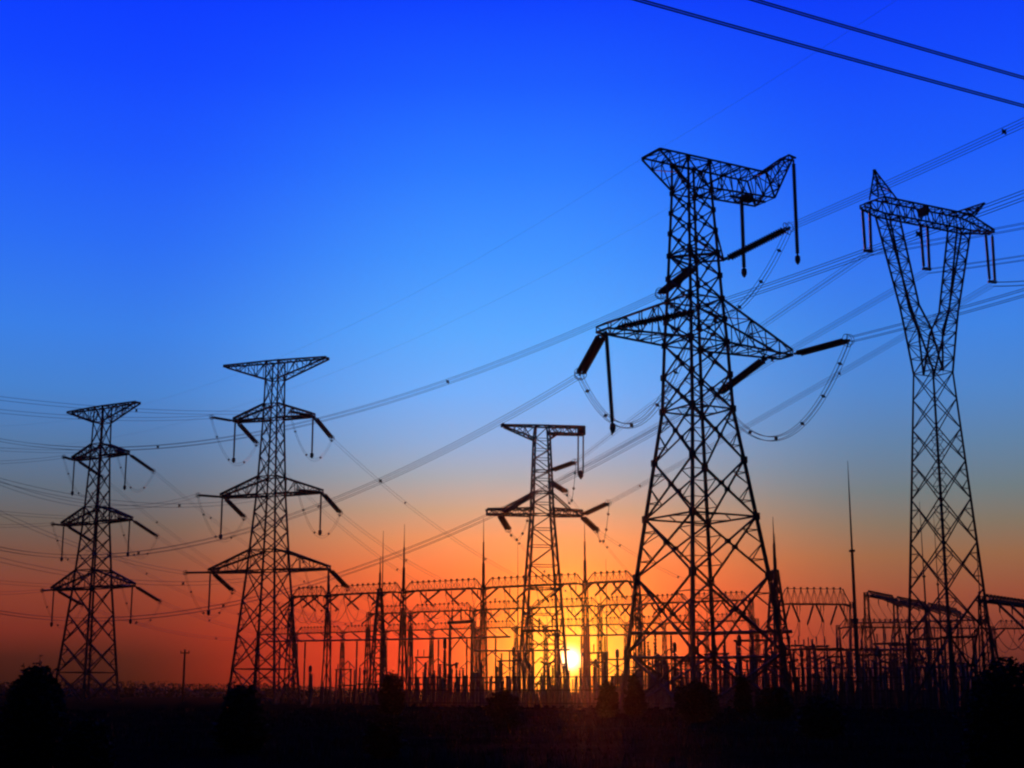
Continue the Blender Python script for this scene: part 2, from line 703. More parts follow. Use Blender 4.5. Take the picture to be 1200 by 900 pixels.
# ---- the big asymmetric strain tower
def big_tower():
    Y = 130.0
    base = at(826, 800, Y)
    loc, rz = V((base.x, Y, 0)), R(30)
    root = thing('transmission_tower', 'largest and nearest lattice pylon, one-sided top beam with hanging rods, right of the sunset', 'pylon', loc, rz, 'steel lattice transmission towers')
    fr = Frame(root, loc, rz)
    z = lambda py: z_at(py, Y)
    h = lambda px, py: px * scale_at(Y, z(py)) / 1.400
    prof = [(0.0, h(100, 800)), (z(670), h(76, 670)), (z(481), h(41, 481)), (z(403), h(36.5, 403)), (z(352), h(32, 352)), (z(225), h(23, 225)), (z(192), h(22, 192))]
    lv = [0.0, z(765), z(676), z(607), z(541), z(481), z(441), z(403), z(376), z(352), z(325), z(298), z(272), z(248), z(225), z(192)]
    tower_body(root, prof, lv, 0.31, 0.17, 0.085, rings=(3, 5, 7, 9, 11, 14), fine=6, plate=0.44)
    # lower crossarm
    zb, zt = z(403), z(352)
    for s in (-1, 1):
        arm(root, prof, s, zb, zt, 10.3 if s < 0 else 10.8, 0.95, 0.5, 5, 0.17, 0.08)
    # top beam: short bracket on one side, long box with a raised jumper bracket on the other
    z0, z1 = z(222), z(190)
    hb, ht = profile(prof, z0), profile(prof, z1)
    mb = MB()
    w = 1.45
    truss(mb, [(-hb, -hb, z0), (-hb, hb, z0), (-ht, w, z1), (-ht, -w, z1)], [(-4.6, -w, z1 - 0.15), (-4.6, w, z1 - 0.15), (-4.6, w, z1), (-4.6, -w, z1)], 3, 0.15, 0.075)
    mb.bar((-4.6, -w, z1), (-4.6, w, z1), 0.16)
    mb.build('earthwire_bracket', STEEL, root)
    mb = MB()
    qa = [(hb, -hb, z0), (hb, hb, z0), (ht, w, z1), (ht, -w, z1)]
    qb = [(8.9, -w, z0 + 0.3), (8.9, w, z0 + 0.3), (8.0, w, z1), (8.0, -w, z1)]
    truss(mb, qa, qb, 6, 0.15, 0.075)
    mb.bar((ht, w, z1), (-ht, w, z1), 0.15)
    mb.bar((ht, -w, z1), (-ht, -w, z1), 0.15)
    for s in (-1, 1):
        mb.bar((0.6, s * hb, z0 + 0.1), (5.0, s * w, z1), 0.17)
    mb.box((6.6, 0, z0 + 0.25), 1.1, 0.9, 0.5)
    mb.bar((4.6, 0, z0 + 0.15), (8.9, 0, z0 + 0.3), 0.2)
    for y in (-w, w):
        mb.bar((qb[0][0], y, qb[0][2]), (8.0, y, z1), 0.14)
    mb.build('top_beam', STEEL, root)
    mb = MB()
    tip_w = fr.w((12.7, 0, z1))
    zt2 = at(932, 186, tip_w.y).z
    qa = [(8.9, -w, z0 + 0.3), (8.9, w, z0 + 0.3), (8.0, w, z1), (8.0, -w, z1)]
    qb = [(12.1, -0.6, zt2 - 0.3), (12.1, 0.6, zt2 - 0.3), (11.6, 0.6, zt2), (11.6, -0.6, zt2)]
    truss(mb, qa, qb, 4, 0.14, 0.075)
    for y in (-0.6, 0.6):
        mb.bar((11.6, y, zt2), (12.8, y * 0.5, zt2), 0.15)
        mb.bar((12.1, y, zt2 - 0.3), (12.8, y * 0.5, zt2), 0.12)
    mb.build('jumper_bracket', STEEL, root)
    # bracket on the body for the upper phase
    mb = MB()
    zu = z(299)
    hu = profile(prof, zu)
    Pn = V((hu + 1.5, -0.6, zu - 0.2))
    for yy in (-hu, hu):
        mb.bar((hu, yy, zu), Pn, 0.16)
        mb.bar((profile(prof, z(272)), yy, z(272)), Pn, 0.14)
    Pf = V((hu, hu + 0.3, zu - 0.4))
    for xx in (-hu, hu):
        mb.bar((xx, hu, zu), Pf, 0.16)
    mb.bar((-hu, -hu, zu), (hu, hu, zu), 0.22)
    mb.bar((hu, -hu, zu), (-hu, hu, zu), 0.22)
    mb.build('phase_bracket', STEEL, root)
    # hanging jumper insulators
    bot = {}
    for nm, p, px, py in (('beam', (6.0, 0, z0 + 0.1), 866, 317), ('bracket', (12.75, 0, zt2 - 0.1), 933, 302), ('left', (-9.9, 0, zb), 718, 499)):
        W = fr.w(p)
        q = W.copy()
        q.z = at(px, py, W.y).z
        ql = fr.l(q)
        if nm == 'left':
            ql = fr.l(at(718, 499, W.y))
        insulator(root, p, ql, 0.22, 0.0, 0.0, 26)
        mb = MB()
        mb.lathe(ql + V((0, 0, 0.25)), ql - V((0, 0, 0.7)), [(0, 0.1), (0.1, 0.24), (0.5, 0.28), (0.8, 0.2), (1, 0.06)], 8)
        mb.build('suspension_weight', ALUMINIUM, root)
        bot[nm] = ql
    # tension strings: name, start, photo position of the far end, near?
    ends = {}
    for nm, p, px, py, near in (
            ('un', Pn, 926, 266, True), ('uf', Pf, 773, 345, False),
            ('rn', V((11.0, -0.95, zb + 0.1)), 996, 398, True), ('rf', V((9.2, 0.95, zb)), 840, 463, False),
            ('ln', V((-9.6, -0.95, zb + 0.1)), 818, 364, True), ('lf', V((-9.6, 0.95, zb)), 679, 440, False)):
        E = fr.l(hit(px, py, fr.w(p), 8.6 if nm == 'uf' else 7.4, near))
        insulator(root, p, E, 0.32 if nm == 'ln' else 0.26, 0.54, 0.6, 24)
        ends[nm] = E
    # slack loops
    for a, b, via in (('un', 'uf', (888, 333)), ('rn', 'rf', (905, 514)), ('ln', 'lf', (735, 499))):
        A, B = ends[a], ends[b]
        sg = solve_sag(fr.w(A), fr.w(B), via)
        jumper(root, A, B, sag=sg, sp=0.2, r=0.028, every=3.4)
    return root, fr, ends


towerA, frA, endA = big_tower()


# ---- the double-circuit towers on the left
def circuit_tower(name_label, axis_px, Y, rz, near_turn, leg, br):
    base = at(axis_px, 800, Y)
    loc = V((base.x, Y, 0))
    root = thing('transmission_tower', name_label, 'pylon', loc, rz, 'steel lattice transmission towers')
    fr = Frame(root, loc, rz)
    z = [z_at(y, 240.0) for y in (424, 445, 491, 474, 580, 559, 669, 645)]
    ztop, zwed, zb1, zt1, zb2, zt2, zb3, zt3 = z
    prof = [(0.0, 4.25), (zb3, 2.55), (zb2, 1.75), (zb1, 1.28), (ztop, 1.15)]
    lv = [0.0, zb3 * 0.26, zb3 * 0.52, zb3 * 0.77, zb3, zt3, lerp(zt3, zb2, 0.35), lerp(zt3, zb2, 0.68), zb2, zt2, lerp(zt2, zb1, 0.35), lerp(zt2, zb1, 0.68), zb1, zt1, zwed, ztop]
    tower_body(root, prof, lv, leg, br, br * 0.55, rings=(1, 4, 5, 8, 9, 12, 13, 14), fine=3, plate=0.30)
    ends = {}
    hang = []
    for nm, zb, zt, La in (('1', zb1, zt1, 7.4), ('2', zb2, zt2, 9.3), ('3', zb3, zt3, 11.0)):
        for s in (-1, 1):
            arm(root, prof, s, zb, zt, La, 0.7, 0.45, 4, leg * 0.95, br * 0.62)
            k = nm + ('l' if s < 0 else 'r')
            p = V((s * La, 0, zb))
            q = p - V((0, 0, 6.3))
            insulator(root, p, q, 0.17, 0, 0, 20, 6)
            mb = MB()
            mb.lathe(q + V((0, 0, 0.2)), q - V((0, 0, 0.8)), [(0, 0.1), (0.2, 0.3), (0.7, 0.3), (1, 0.08)], 6)
            mb.build('suspension_weight', ALUMINIUM, root)
            for side, dip in ((-1, 0.6), (1, 2.6)):
                st = V((s * (La - 0.1), side * 0.7, zb))
                ln = 7.2
                dy = math.sqrt(ln * ln - dip * dip)
                E = st + V((-math.sin(near_turn) * dy if side < 0 else 0.0, side * dy * (math.cos(near_turn) if side < 0 else 1.0), -dip))
                insulator(root, st, E, *((0.20, 0.42, 0.4) if side < 0 else (0.26, 0.5, 0.5)), 18, 6)
                ends[k + ('n' if side < 0 else 'f')] = E
            jumper(root, ends[k + 'n'], ends[k + 'f'], sag=5.6, sp=0.2, r=0.026, every=5.2, wires=2, spsize=0.10)
    # wide earth-wire beam on top
    mb = MB()
    hb, ht = profile(prof, zwed), profile(prof, ztop)
    for s in (-1, 1):
        truss(mb, [(s * hb, -hb, zwed), (s * hb, hb, zwed), (s * ht, ht, ztop), (s * ht, -ht, ztop)],
              [(s * 9.8, -0.6, ztop - 0.2), (s * 9.8, 0.6, ztop - 0.2), (s * 9.8, 0.6, ztop), (s * 9.8, -0.6, ztop)], 5, leg * 0.7, br * 0.6)
    for y in (-ht, ht):
        mb.bar((-ht, y, ztop), (ht, y, ztop), leg * 0.7)
    mb.build('top_beam', STEEL, root)
    return root, fr, ends


towerB, frB, endB = circuit_tower('tall three-armed lattice pylon left of the switchyard, second from the left edge', 310, 240.0, R(-20), 0.0, 0.34, 0.17)
towerE, frE, endE = circuit_tower('three-armed lattice pylon nearest the left edge beside a round bush', 101.5, 280.0, R(-33), R(-37), 0.36, 0.19)


# ---- the small strain tower in front of the sunset
def small_tower():
    Y = 250.0
    base = at(636, 800, Y)
    loc, rz = V((base.x, Y, 0)), R(8)
    root = thing('transmission_tower', 'small slender lattice pylon standing in front of the setting sun', 'pylon', loc, rz, 'steel lattice transmission towers')
    fr = Frame(root, loc, rz)
    z = lambda py: z_at(py, Y)
    h = lambda px, py: px * scale_at(Y, z(py)) / 1.09
    prof = [(0.0, h(29, 800)), (z(690), h(20, 690)), (z(603), h(13, 603)), (z(515), h(9.5, 515)), (z(500), h(8, 500))]
    lv = [0.0, z(755), z(720), z(690), z(663), z(640), z(620), z(603), z(590), z(577), z(562), z(552), z(538), z(527), z(515), z(500)]
    tower_body(root, prof, lv, 0.50, 0.20, 0.15, rings=(3, 7, 9, 11), kx=False)
    zb, zt = z(604), z(577)
    for s in (-1, 1):
        La = 9.6 if s < 0 else 7.0
        hq = profile(prof, zb)
        mb = MB()
        truss(mb, [(s * hq, -hq, zb), (s * hq, hq, zb), (s * hq, hq, zb + 1.1), (s * hq, -hq, zb + 1.1)],
              [(s * La, -0.9, zb), (s * La, 0.9, zb), (s * La, 0.9, zb + 0.9), (s * La, -0.9, zb + 0.9)], 6, 0.26, 0.13)
        mb.bar((s * La, -0.9, zb), (s * La, 0.9, zb + 0.9), 0.3)
        for y in (-0.8, 0.8):
            mb.bar((s * profile(prof, zt), y, zt), (s * La * 0.72, y, zb + 1.0), 0.22)
        mb.build('crossarm', STEEL, root)
    z0, z1 = z(515), z(499.5)
    hb, ht = profile(prof, z0), profile(prof, z1)
    mb = MB()
    truss(mb, [(-hb, -hb, z0), (-hb, hb, z0), (-ht, ht, z1), (-ht, -ht, z1)], [(-6.6, -0.6, z1 - 0.3), (-6.6, 0.6, z1 - 0.3), (-6.6, 0.6, z1), (-6.6, -0.6, z1)], 3, 0.26, 0.14)
    mb.bar((-6.9, -0.8, z1), (-6.9, 0.8, z1), 0.5)
    mb.build('earthwire_bracket', STEEL, root)
    mb = MB()
    truss(mb, [(ht, -1.0, z1 - 1.3), (ht, 1.0, z1 - 1.3), (ht, 1.0, z1), (ht, -1.0, z1)], [(7.5, -0.9, z1 - 1.3), (7.5, 0.9, z1 - 1.3), (7.5, 0.9, z1), (7.5, -0.9, z1)], 5, 0.28, 0.14)
    for y in (-hb, hb):
        mb.bar((hb, y, z0), (3.3, y, z1 - 1.0), 0.26)
    for y in (-ht, ht):
        mb.bar((-ht, y, z1), (ht, y, z1), 0.26)
    mb.box((7.1, 0, z1 - 0.65), 1.2, 1.4, 1.5)
    mb.build('top_beam', STEEL, root)
    zq = z(556)
    for x in (6.5, 7.4):
        insulator(root, (x, 0, z1 - 1.3), (x - 0.1, 0, zq), 0.17, 0, 0, 20, 6)
    mb = MB()
    mb.lathe((6.9, 0, zq + 0.9), (6.9, 0, zq - 0.7), [(0, 0.15), (0.3, 0.5), (0.7, 0.45), (1, 0.1)], 8)
    mb.build('suspension_weight', ALUMINIUM, root)
    zu = z(552)
    hu = profile(prof, zu)
    ends = {}
    for nm, p, px, py, near, ln in (
            ('un', V((hu, -hu * 0.5, zu)), 675, 541, True, 6.3), ('uf', V((hu, hu, z(562))), 664, 577, False, 5.5),
            ('rn', V((7.0, -0.8, zb + 0.1)), 714, 589, True, 6.3), ('rf', V((7.2, 0.8, zb)), 700, 622, False, 5.5),
            ('ln', V((-7.0, -0.8, zb + 0.1)), 625, 579, True, 7.6), ('lf', V((-7.2, 0.8, zb)), 596, 621, False, 5.5)):
        E = fr.l(hit(px, py, fr.w(p), ln, near))
        insulator(root, p, E, 0.36, 0.6, 0.6, 18, 6)
        ends[nm] = E
    for a, b, via in (('un', 'uf', (672, 592)), ('rn', 'rf', (706, 648)), ('ln', 'lf', (607, 652))):
        A, B = ends[a], ends[b]
        jumper(root, A, B, sag=4.2, sp=0.2, r=0.022, every=3.0, wires=2, spsize=0.16)
    return root, fr, ends


towerC, frC, endC = small_tower()


# ---- the Y-shaped suspension tower on the right
def forked_tower():
    Y = 150.0
    base = at(1116, 800, Y)
    loc, rz = V((base.x, Y, 0)), R(28)
    root = thing('transmission_tower', 'Y-shaped lattice pylon with a forked head and pale slim legs, near the right edge', 'pylon', loc, rz, 'steel lattice transmission towers')
    fr = Frame(root, loc, rz)
    z = lambda py: z_at(py, Y)
    zw = z(437)
    hw = 22 * scale_at(Y, zw) / 1.41
    hb = 52 * scale_at(Y, 2) / 1.41
    prof = [(0.0, hb), (zw, hw)]
    lv = [0.0, z(745), z(690), z(636), z(585), z(541), z(503), z(468), zw]
    tower_body(root, prof, lv, 0.24, 0.12, 0.065, rings=(8,), fine=6, plate=0.0)
    zB, zTb = z(262), z(243)
    k = scale_at(Y, z(253)) / 0.72
    ke = scale_at(Y, z(350)) / 0.72
    ze, zi = z(362), z(388)
    yb, ye = 0.7, 0.75
    xo, xi = 53.5 * k - yb, 27 * k + yb
    xeo, xei = 33 * ke - ye, 11 * ke + ye
    for s in (-1, 1):
        mb = MB()
        # lower part: from the waist to the elbow
        xm = lerp(hw, xeo, (zi - zw) / (ze - zw))
        qa = [(s * hw, -hw, zw), (s * hw, hw, zw), (0.0, hw, zw), (0.0, -hw, zw)]
        qm = [(s * xm, -ye - 0.2, zi), (s * xm, ye + 0.2, zi), (s * 0.8, ye + 0.2, zi), (s * 0.8, -ye - 0.2, zi)]
        qe = [(s * xeo, -ye, ze), (s * xeo, ye, ze), (s * xei, ye, ze), (s * xei, -ye, ze)]
        qt = [(s * xo, -yb, zB), (s * xo, yb, zB), (s * xi, yb, zB), (s * xi, -yb, zB)]
        qn = [tuple(lerp(V(a), V(b), 0.28)) for a, b in zip(qe, qt)]
        truss(mb, qa, qm, 3, 0.16, 0.07)
        truss(mb, qm, qe, 2, 0.16, 0.07)
        truss(mb, qe, qt, 8, 0.16, 0.07)
        mb.build('fork_arm', STEEL, root)
    # beam
    mb = MB()
    xl, xr = 67 * k, 79 * k
    n = 8
    mids = [(-xo, zB, zTb), (xo, zB, zTb)]
    q0 = [(-xo, -yb, zB), (-xo, yb, zB), (-xo, yb, zTb), (-xo, -yb, zTb)]
    q1 = [(xo, -yb, zB), (xo, yb, zB), (xo, yb, zTb), (xo, -yb, zTb)]
    truss(mb, q0, q1, 12, 0.16, 0.075)
    mb.box((0, 0, zTb - 0.5), 0.5, 1.2, 0.9)
    mb.build('top_beam', STEEL, root)
    for s, xe in ((-1, xl), (1, xr)):
        mb = MB()
        q0 = [(s * xo, -yb, zB), (s * xo, yb, zB), (s * xo, yb, zTb), (s * xo, -yb, zTb)]
        zt_ = zB + 0.75
        q1 = [(s * xe, -0.35, zt_ - 0.3), (s * xe, 0.35, zt_ - 0.3), (s * xe, 0.35, zt_), (s * xe, -0.35, zt_)]
        truss(mb, q0, q1, 3, 0.15, 0.08)
        mb.build('crossarm', STEEL, root)
        # horn carrying the earth wire
        px, py = ((1024.5, 199), (1153, 238))[s > 0]
        T = fr.l(at(px, py, fr.w((s * xo * 1.12, 0, 0)).y))
        mb = MB()
        qa = [(s * xo * 0.7, -yb, zTb), (s * xo * 0.7, yb, zTb), (s * xo * 1.12, yb, zTb - 0.1), (s * xo * 1.12, -yb, zTb - 0.1)]
        qb = [T + V((-0.08, -0.08, 0)), T + V((-0.08, 0.08, 0)), T + V((0.08, 0.08, 0)), T + V((0.08, -0.08, 0))]
        truss(mb, qa, qb, 4, 0.13, 0.07)
        mb.build('earthwire_horn', STEEL, root)
    ends = {}
    for nm, x, px, py in (('l', -xl + 0.5, 1017, 297), ('c', 0.0, 1091, 318), ('r', xr - 0.5, 1161, 333)):
        W = fr.w((x, 0, 0))
        zt_ = zB + (0.3 if nm != 'c' else 0.0)
        zq = at(px, py, W.y).z
        for dx in (-0.5, 0.5):
            insulator(root, (x + dx, 0, zt_), (x + dx * 0.8, 0, zq + 0.3), 0.19, 0, 0, 24, 6)
        mb = MB()
        mb.box((x, 0, zq + 0.25), 1.1, 0.25, 0.22)
        mb.tube(ring_points(V((x, 0, zq + 0.3)), V((0, 0, 1)), 0.5), 0.04, 4, closed=True)
        mb.build('yoke_plate', ALUMINIUM, root)
        ends[nm] = V((x, 0, zq))
    return root, fr, ends


towerD, frD, endD = forked_tower()


# ------------------------------------------------------------------ switchyard
UA = R(-33)
U = V((math.cos(UA), math.sin(UA), 0))
W_ = V((-U.y, U.x, 0))


def along(P0, d, px):
    """how far along a ground line its point stands on the bearing of a photograph column"""
    k = (px - 600) / (FPX * CP) * (CP * CP)
    k = (px - 600) / FPX * CP
    # X/Y for a point near the horizon
    k = (px - 600) / FPX / (1.0 / CP) if False else (px - 600) / (FPX / CP * CP * CP) if False else (px - 600) * CP / FPX
    return (k * P0.y - P0.x) / (d.x - k * d.y)


def lattice_column(mb, x, y, z1, wb, wt, n, wc, wl):
    qa = [(x - wb, y - wb, 0), (x + wb, y - wb, 0), (x + wb, y + wb, 0), (x - wb, y + wb, 0)]
    qb = [(x - wt, y - wt, z1), (x + wt, y - wt, z1), (x + wt, y + wt, z1), (x - wt, y + wt, z1)]
    truss(mb, qa, qb, n, wc, wl)


def gantry(label, P0, d, cols, zb, rods=None, dh=1.5, strings=3, side=1, dip=2.2, drops=True, chord=0.24, lace=0.06, col=0.13, legs=1.2, both=False):
    """a row of lattice columns carrying triangular lattice beams; local x runs along the row"""
    rz = math.atan2(d.y, d.x)
    s0 = cols[0]
    loc = V((P0.x + d.x * s0, P0.y + d.y * s0, 0))
    root = thing('switchyard_gantry', label, 'gantry', loc, rz, 'switchyard gantries')
    fr = Frame(root, loc, rz)
    pts = []
    for i, s in enumerate(cols):
        x = s - s0
        mb = MB()
        lattice_column(mb, x, 0, zb + 0.4, legs * 0.5, 0.28, 7, col, col * 0.5)
        # raking legs square to the row
        mb.bar((x, -0.3, zb * 0.85), (x + 0.9, -2.6, 0), col * 1.5)
        mb.bar((x, 0.3, zb * 0.85), (x - 0.9, 2.6, 0), col * 1.5)
        mb.build('column', STEEL, root)
        if rods and rods[i]:
            mb = MB()
            r = rods[i]
            mb.lathe((x, 0, zb), (x, 0, zb + r), [(0, 0.30), (0.35, 0.24), (0.36, 0.17), (0.65, 0.14), (0.66, 0.08), (1, 0.03)], 8)
            mb.build('lightning_rod', STEEL, root)
    for a, b in zip(cols, cols[1:]):
        xa, xb = a - s0 + 0.3, b - s0 - 0.3
        Ln = xb - xa
        mb = MB()
        w = 0.75
        n = max(4, int(Ln / 1.3))
        for y in (-w, w):
            mb.bar((xa, y * 0.4, zb - 0.3), (xa + 1.0, y, zb), chord)
            mb.bar((xb, y * 0.4, zb - 0.3), (xb - 1.0, y, zb), chord)
            mb.bar((xa + 1.0, y, zb), (xb - 1.0, y, zb), chord)
        mb.bar((xa + 1.2, 0, zb + dh), (xb - 1.2, 0, zb + dh), chord * 0.4)
        mb.bar((xa, 0, zb + 0.2), (xa + 1.2, 0, zb + dh), chord * 0.6)
        mb.bar((xb, 0, zb + 0.2), (xb - 1.2, 0, zb + dh), chord * 0.6)
        for k in range(n + 1):
            x0 = lerp(xa + 1.0, xb - 1.0, k / n)
            x1 = lerp(xa + 1.0, xb - 1.0, min(1, (k + 0.5) / n))
            for y in (-w, w):
                mb.bar((x0, y, zb), (x1, 0, zb + dh), lace)
                if k:
                    mb.bar((x0, y, zb), (lerp(xa + 1.0, xb - 1.0, (k - 0.5) / n), 0, zb + dh), lace)
            mb.bar((x0, -w, zb), (x0, w, zb), lace)
            if k < n:
                mb.box((x1, 0, zb + dh + 0.12), 0.3, 0.3, 0.34)
        mb.build('lattice_beam', STEEL, root)
        for j in range(strings * (2 if both else 1)):
            side = (1, -1)[j % 2] if both else side
            x = lerp(xa, xb, ((j // 2 if both else j) + 0.5) / strings)
            p = V((x, side * 0.75, zb - 0.1))
            E = p + V((0, side * math.sqrt(max(0.1, 5.0 ** 2 - dip ** 2)), -dip))
            insulator(root, p, E, 0.2, 0, 0, 14, 6)
            pts.append(fr.w(E))
            if drops:
                mb = MB()
                A = E
                B = p + V((1.3, -side * 1.6, -1.0))
                mb.tube(catenary(A, B, 3.2, 12), 0.045, 4)
                mb.tube([B, B + V((0, 0, 0.9))], 0.09, 5)
                mb.build('dropper_wire', ALUMINIUM, root)
    return root, fr, pts


# front row, seen from the left pylon to the big pylon
P1 = V((10.2, 240, 0))
s1 = [along(P1, U, px) for px in (338, 382, 471, 566, 687, 748)]
g1, fg1, ptsF = gantry('front switchyard gantry row carrying lightning rods, crossing from the left pylon to the big pylon', P1, U, s1, z_at(684, 240.0),
                       rods=[0, 5.5, 12.0, 12.0, 10.5, 0], dip=2.4, both=True)
# second row behind it
P2 = P1 + W_ * 52 + U * 2
s2 = [along(P2, U, px) for px in (430, 480, 555, 622, 704, 752, 812, 884)]
g2, fg2, ptsM = gantry('middle switchyard gantry row showing just beneath the front row, either side of the sun', P2, U, s2, z_at(707, 290.0),
                       rods=[0, 0, 0, 0, 0, 9.0, 0, 0], dip=2.4, both=True)
P3 = P1 + W_ * 96 + U * 4
s3 = [along(P3, U, px) for px in (300, 345, 400, 450, 505, 560, 605, 640, 688, 735, 780, 830, 890)]
g3, fg3, ptsR = gantry('farthest switchyard gantry row, lowest of the beams low above the sunset horizon', P3, U, s3, z_at(728, 330.0), rods=None, dip=2.0, drops=False)
# right of the big pylon
P4 = V((50.0, 250, 0))
U4 = V((math.cos(R(6)), math.sin(R(6)), 0))
s4 = [along(P4, U4, px) for px in (915, 1003)]
g4, fg4, pts4 = gantry('single deep gantry bay with zigzag strings, right of the big pylon', P4, U4, s4, z_at(708, 250.0), rods=[12.0, 0], dh=2.6, strings=3, dip=3.2, legs=1.8, both=True)
P5 = V((60.5, 250, 0))
U5 = V((math.sin(R(30)), math.cos(R(30)), 0))
g5, fg5, pts5 = gantry('gantry row running away from the lightning mast towards the forked pylon', P5, U5, [0, 18, 40, 66], z_at(697, 250.0), rods=None, dip=2.0, side=-1, drops=True, legs=1.4, chord=0.30, lace=0.05, dh=0.6)
P6 = at(1157, 800, 172.0)
P6.z = 0
U6 = V((math.sin(R(38)), math.cos(R(38)), 0))
g6, fg6, pts6 = gantry('gantry behind the right hand bush, its beam sloping out of the frame', P6, U6, [0, 18, 36, 54], z_at(703, 172.0), rods=[0, 0, 0, 0], dip=3.6, side=-1, strings=4, dh=0.5, chord=0.36, legs=1.5)
P7 = at(985, 800, 300.0)
P7.z = 0
s7 = [0, 17, 34, 51, 68]
g7, fg7, pts7 = gantry('low distant gantry row between the lightning mast and the forked pylon', P7, V((0.985, 0.17, 0)), s7, z_at(735, 300.0), rods=None, dip=2.0, drops=True)


# slim lightning masts of their own
def mast(label, px, tip, Y, r=0.26, lean=0.0):
    b = at(px, 800, Y)
    root = thing('lightning_mast', label, 'mast', (b.x, Y, 0), 0.0, 'lightning masts')
    H = z_at(tip, Y)
    mb = MB()
    mb.lathe((0, 0, 0.3), (lean, 0, H), [(0, r), (0.34, r * 0.85), (0.345, r * 0.7), (0.62, r * 0.55), (0.625, r * 0.4), (0.85, r * 0.26), (1, 0.03)], 8)
    mb.build('mast_tube', STEEL, root)
    MB().lathe((0, 0, 0), (0, 0, 0.4), [(0, r * 2.2), (0.7, r * 2.0), (1, r * 1.3)], 10).build('footing', CONCRETE, root)
    mb = MB()
    for z0 in (0.345, 0.625):
        mb.lathe((lean * z0, 0, H * z0 - 0.15), (lean * z0, 0, H * z0 + 0.15), [(0, r * 1.2), (1, r * 1.2)], 8)
    mb.build('flange', STEEL, root)
    return root


mast('tallest needle mast, alone between the big pylon and the forked pylon', 1006, 540, 205.0, 0.36)
mast('needle mast left of the two standing among the gantry columns, short thin spike', 446, 622, 235.0, 0.24)
mast('needle mast seen through the left side of the forked pylon', 1090, 588, 240.0, 0.24)
mast('needle mast seen through the middle of the forked pylon', 1106, 603, 262.0, 0.22)
mast('needle mast just right of the forked pylon above the bush', 1155, 618, 240.0, 0.24)
mast('thin needle mast just left of the small pylon in front of the sun', 607, 636, 300.0, 0.2)
mast('thin needle mast between the small pylon and the big pylon', 712, 655, 290.0, 0.2)


# tapered lattice column by the big pylon's right leg
def tower_column(label, px, Y, ztop, rod, wb):
    b = at(px, 800, Y)
    root = thing('lattice_mast', label, 'mast', (b.x, Y, 0), R(20), 'lattice masts')
    mb = MB()
    lattice_column(mb, 0, 0, ztop, wb, 0.25, 10, 0.24, 0.13)
    mb.build('lattice_body', STEEL, root)
    mb = MB()
    mb.lathe((0, 0, ztop - 0.2), (0, 0, ztop + rod), [(0, 0.2), (0.5, 0.16), (0.52, 0.1), (1, 0.03)], 8)
    mb.build('lightning_rod', STEEL, root)
    return root


tower_column('lattice mast with a rod, against the right leg of the big pylon', 913, 180.0, z_at(668, 180.0), 6.6, 1.6)
tower_column('dark narrow lattice mast between two gantry columns left of the sun', 443, 225.0, z_at(690, 225.0), 5.0, 1.3)


# bus tubes on posts
def busbar(label, px0, Y0, px1, Y1, py, r, nposts):
    z = z_at(py, (Y0 + Y1) / 2)
    A, B = at(px0, 800, Y0), at(px1, 800, Y1)
    A.z = B.z = 0
    root = thing('busbar', label, 'busbar', A, 0.0, 'tubular busbars')
    D = B - A
    mb = MB()
    mb.tube([V((0, 0, z)), D * 0.5 + V((0, 0, z - 0.08)), D + V((0, 0, z))], r, 8)
    mb.build('bus_tube', ALUMINIUM, root)
    for k in range(nposts):
        P = D * ((k + 0.5) / nposts)
        hi = min(3.2, z * 0.4)
        mb = MB()
        mb.lathe(P + V((0, 0, z - hi)), P + V((0, 0, z - r)), shed_profile(9, 0.2, 0.12), 7)
        mb.build('insulator', PORCELAIN, root)
        mb = MB()
        mb.bar(P, P + V((0, 0, z - hi)), 0.3, 0.24)
        mb.build('post', CONCRETE, root)
    return root


busbar('long tubular busbar left of the sun, running behind the left pylon', 312, 262, 598, 240, 749, 0.16, 9)
busbar('thin tubular busbar crossing just above the sun', 556, 236, 668, 230, 762, 0.14, 4)
busbar('thick upper busbar behind the base of the big pylon', 741, 195, 931, 190, 741, 0.24, 6)
busbar('thick lower busbar behind the base of the big pylon', 738, 186, 914, 182, 770, 0.2, 6)
busbar('busbar between the lightning mast and the forked pylon', 955, 225, 1110, 222, 761, 0.18, 6)
busbar('thin busbar beneath the forked pylon, highest of those on the right', 1000, 262, 1160, 250, 728, 0.13, 6)
busbar('thin low busbar right of the lightning mast near the fence', 930, 235, 1150, 215, 782, 0.13, 8)
busbar('short busbar between the small pylon and the big pylon', 640, 250, 752, 246, 744, 0.15, 4)


# ---- equipment on pedestals: one of each kind, then copies
def proto_post():
    root = thing('post_insulator', 'slim ribbed post insulator on a concrete pedestal in the crowded switchyard row', 'insulator', group='post insulators of the switchyard')
    kids = [MB().bar((0, 0, 0), (0, 0, 2.3), 0.34, 0.28).build('pedestal', CONCRETE, root),
            MB().lathe((0, 0, 2.3), (0, 0, 4.3), shed_profile(9, 0.2, 0.11), 7).build('insulator', PORCELAIN, root),
            MB().box((0, 0, 4.36), 0.36, 0.2, 0.14).build('terminal', ALUMINIUM, root)]
    KIDS[root.name] = kids
    return root


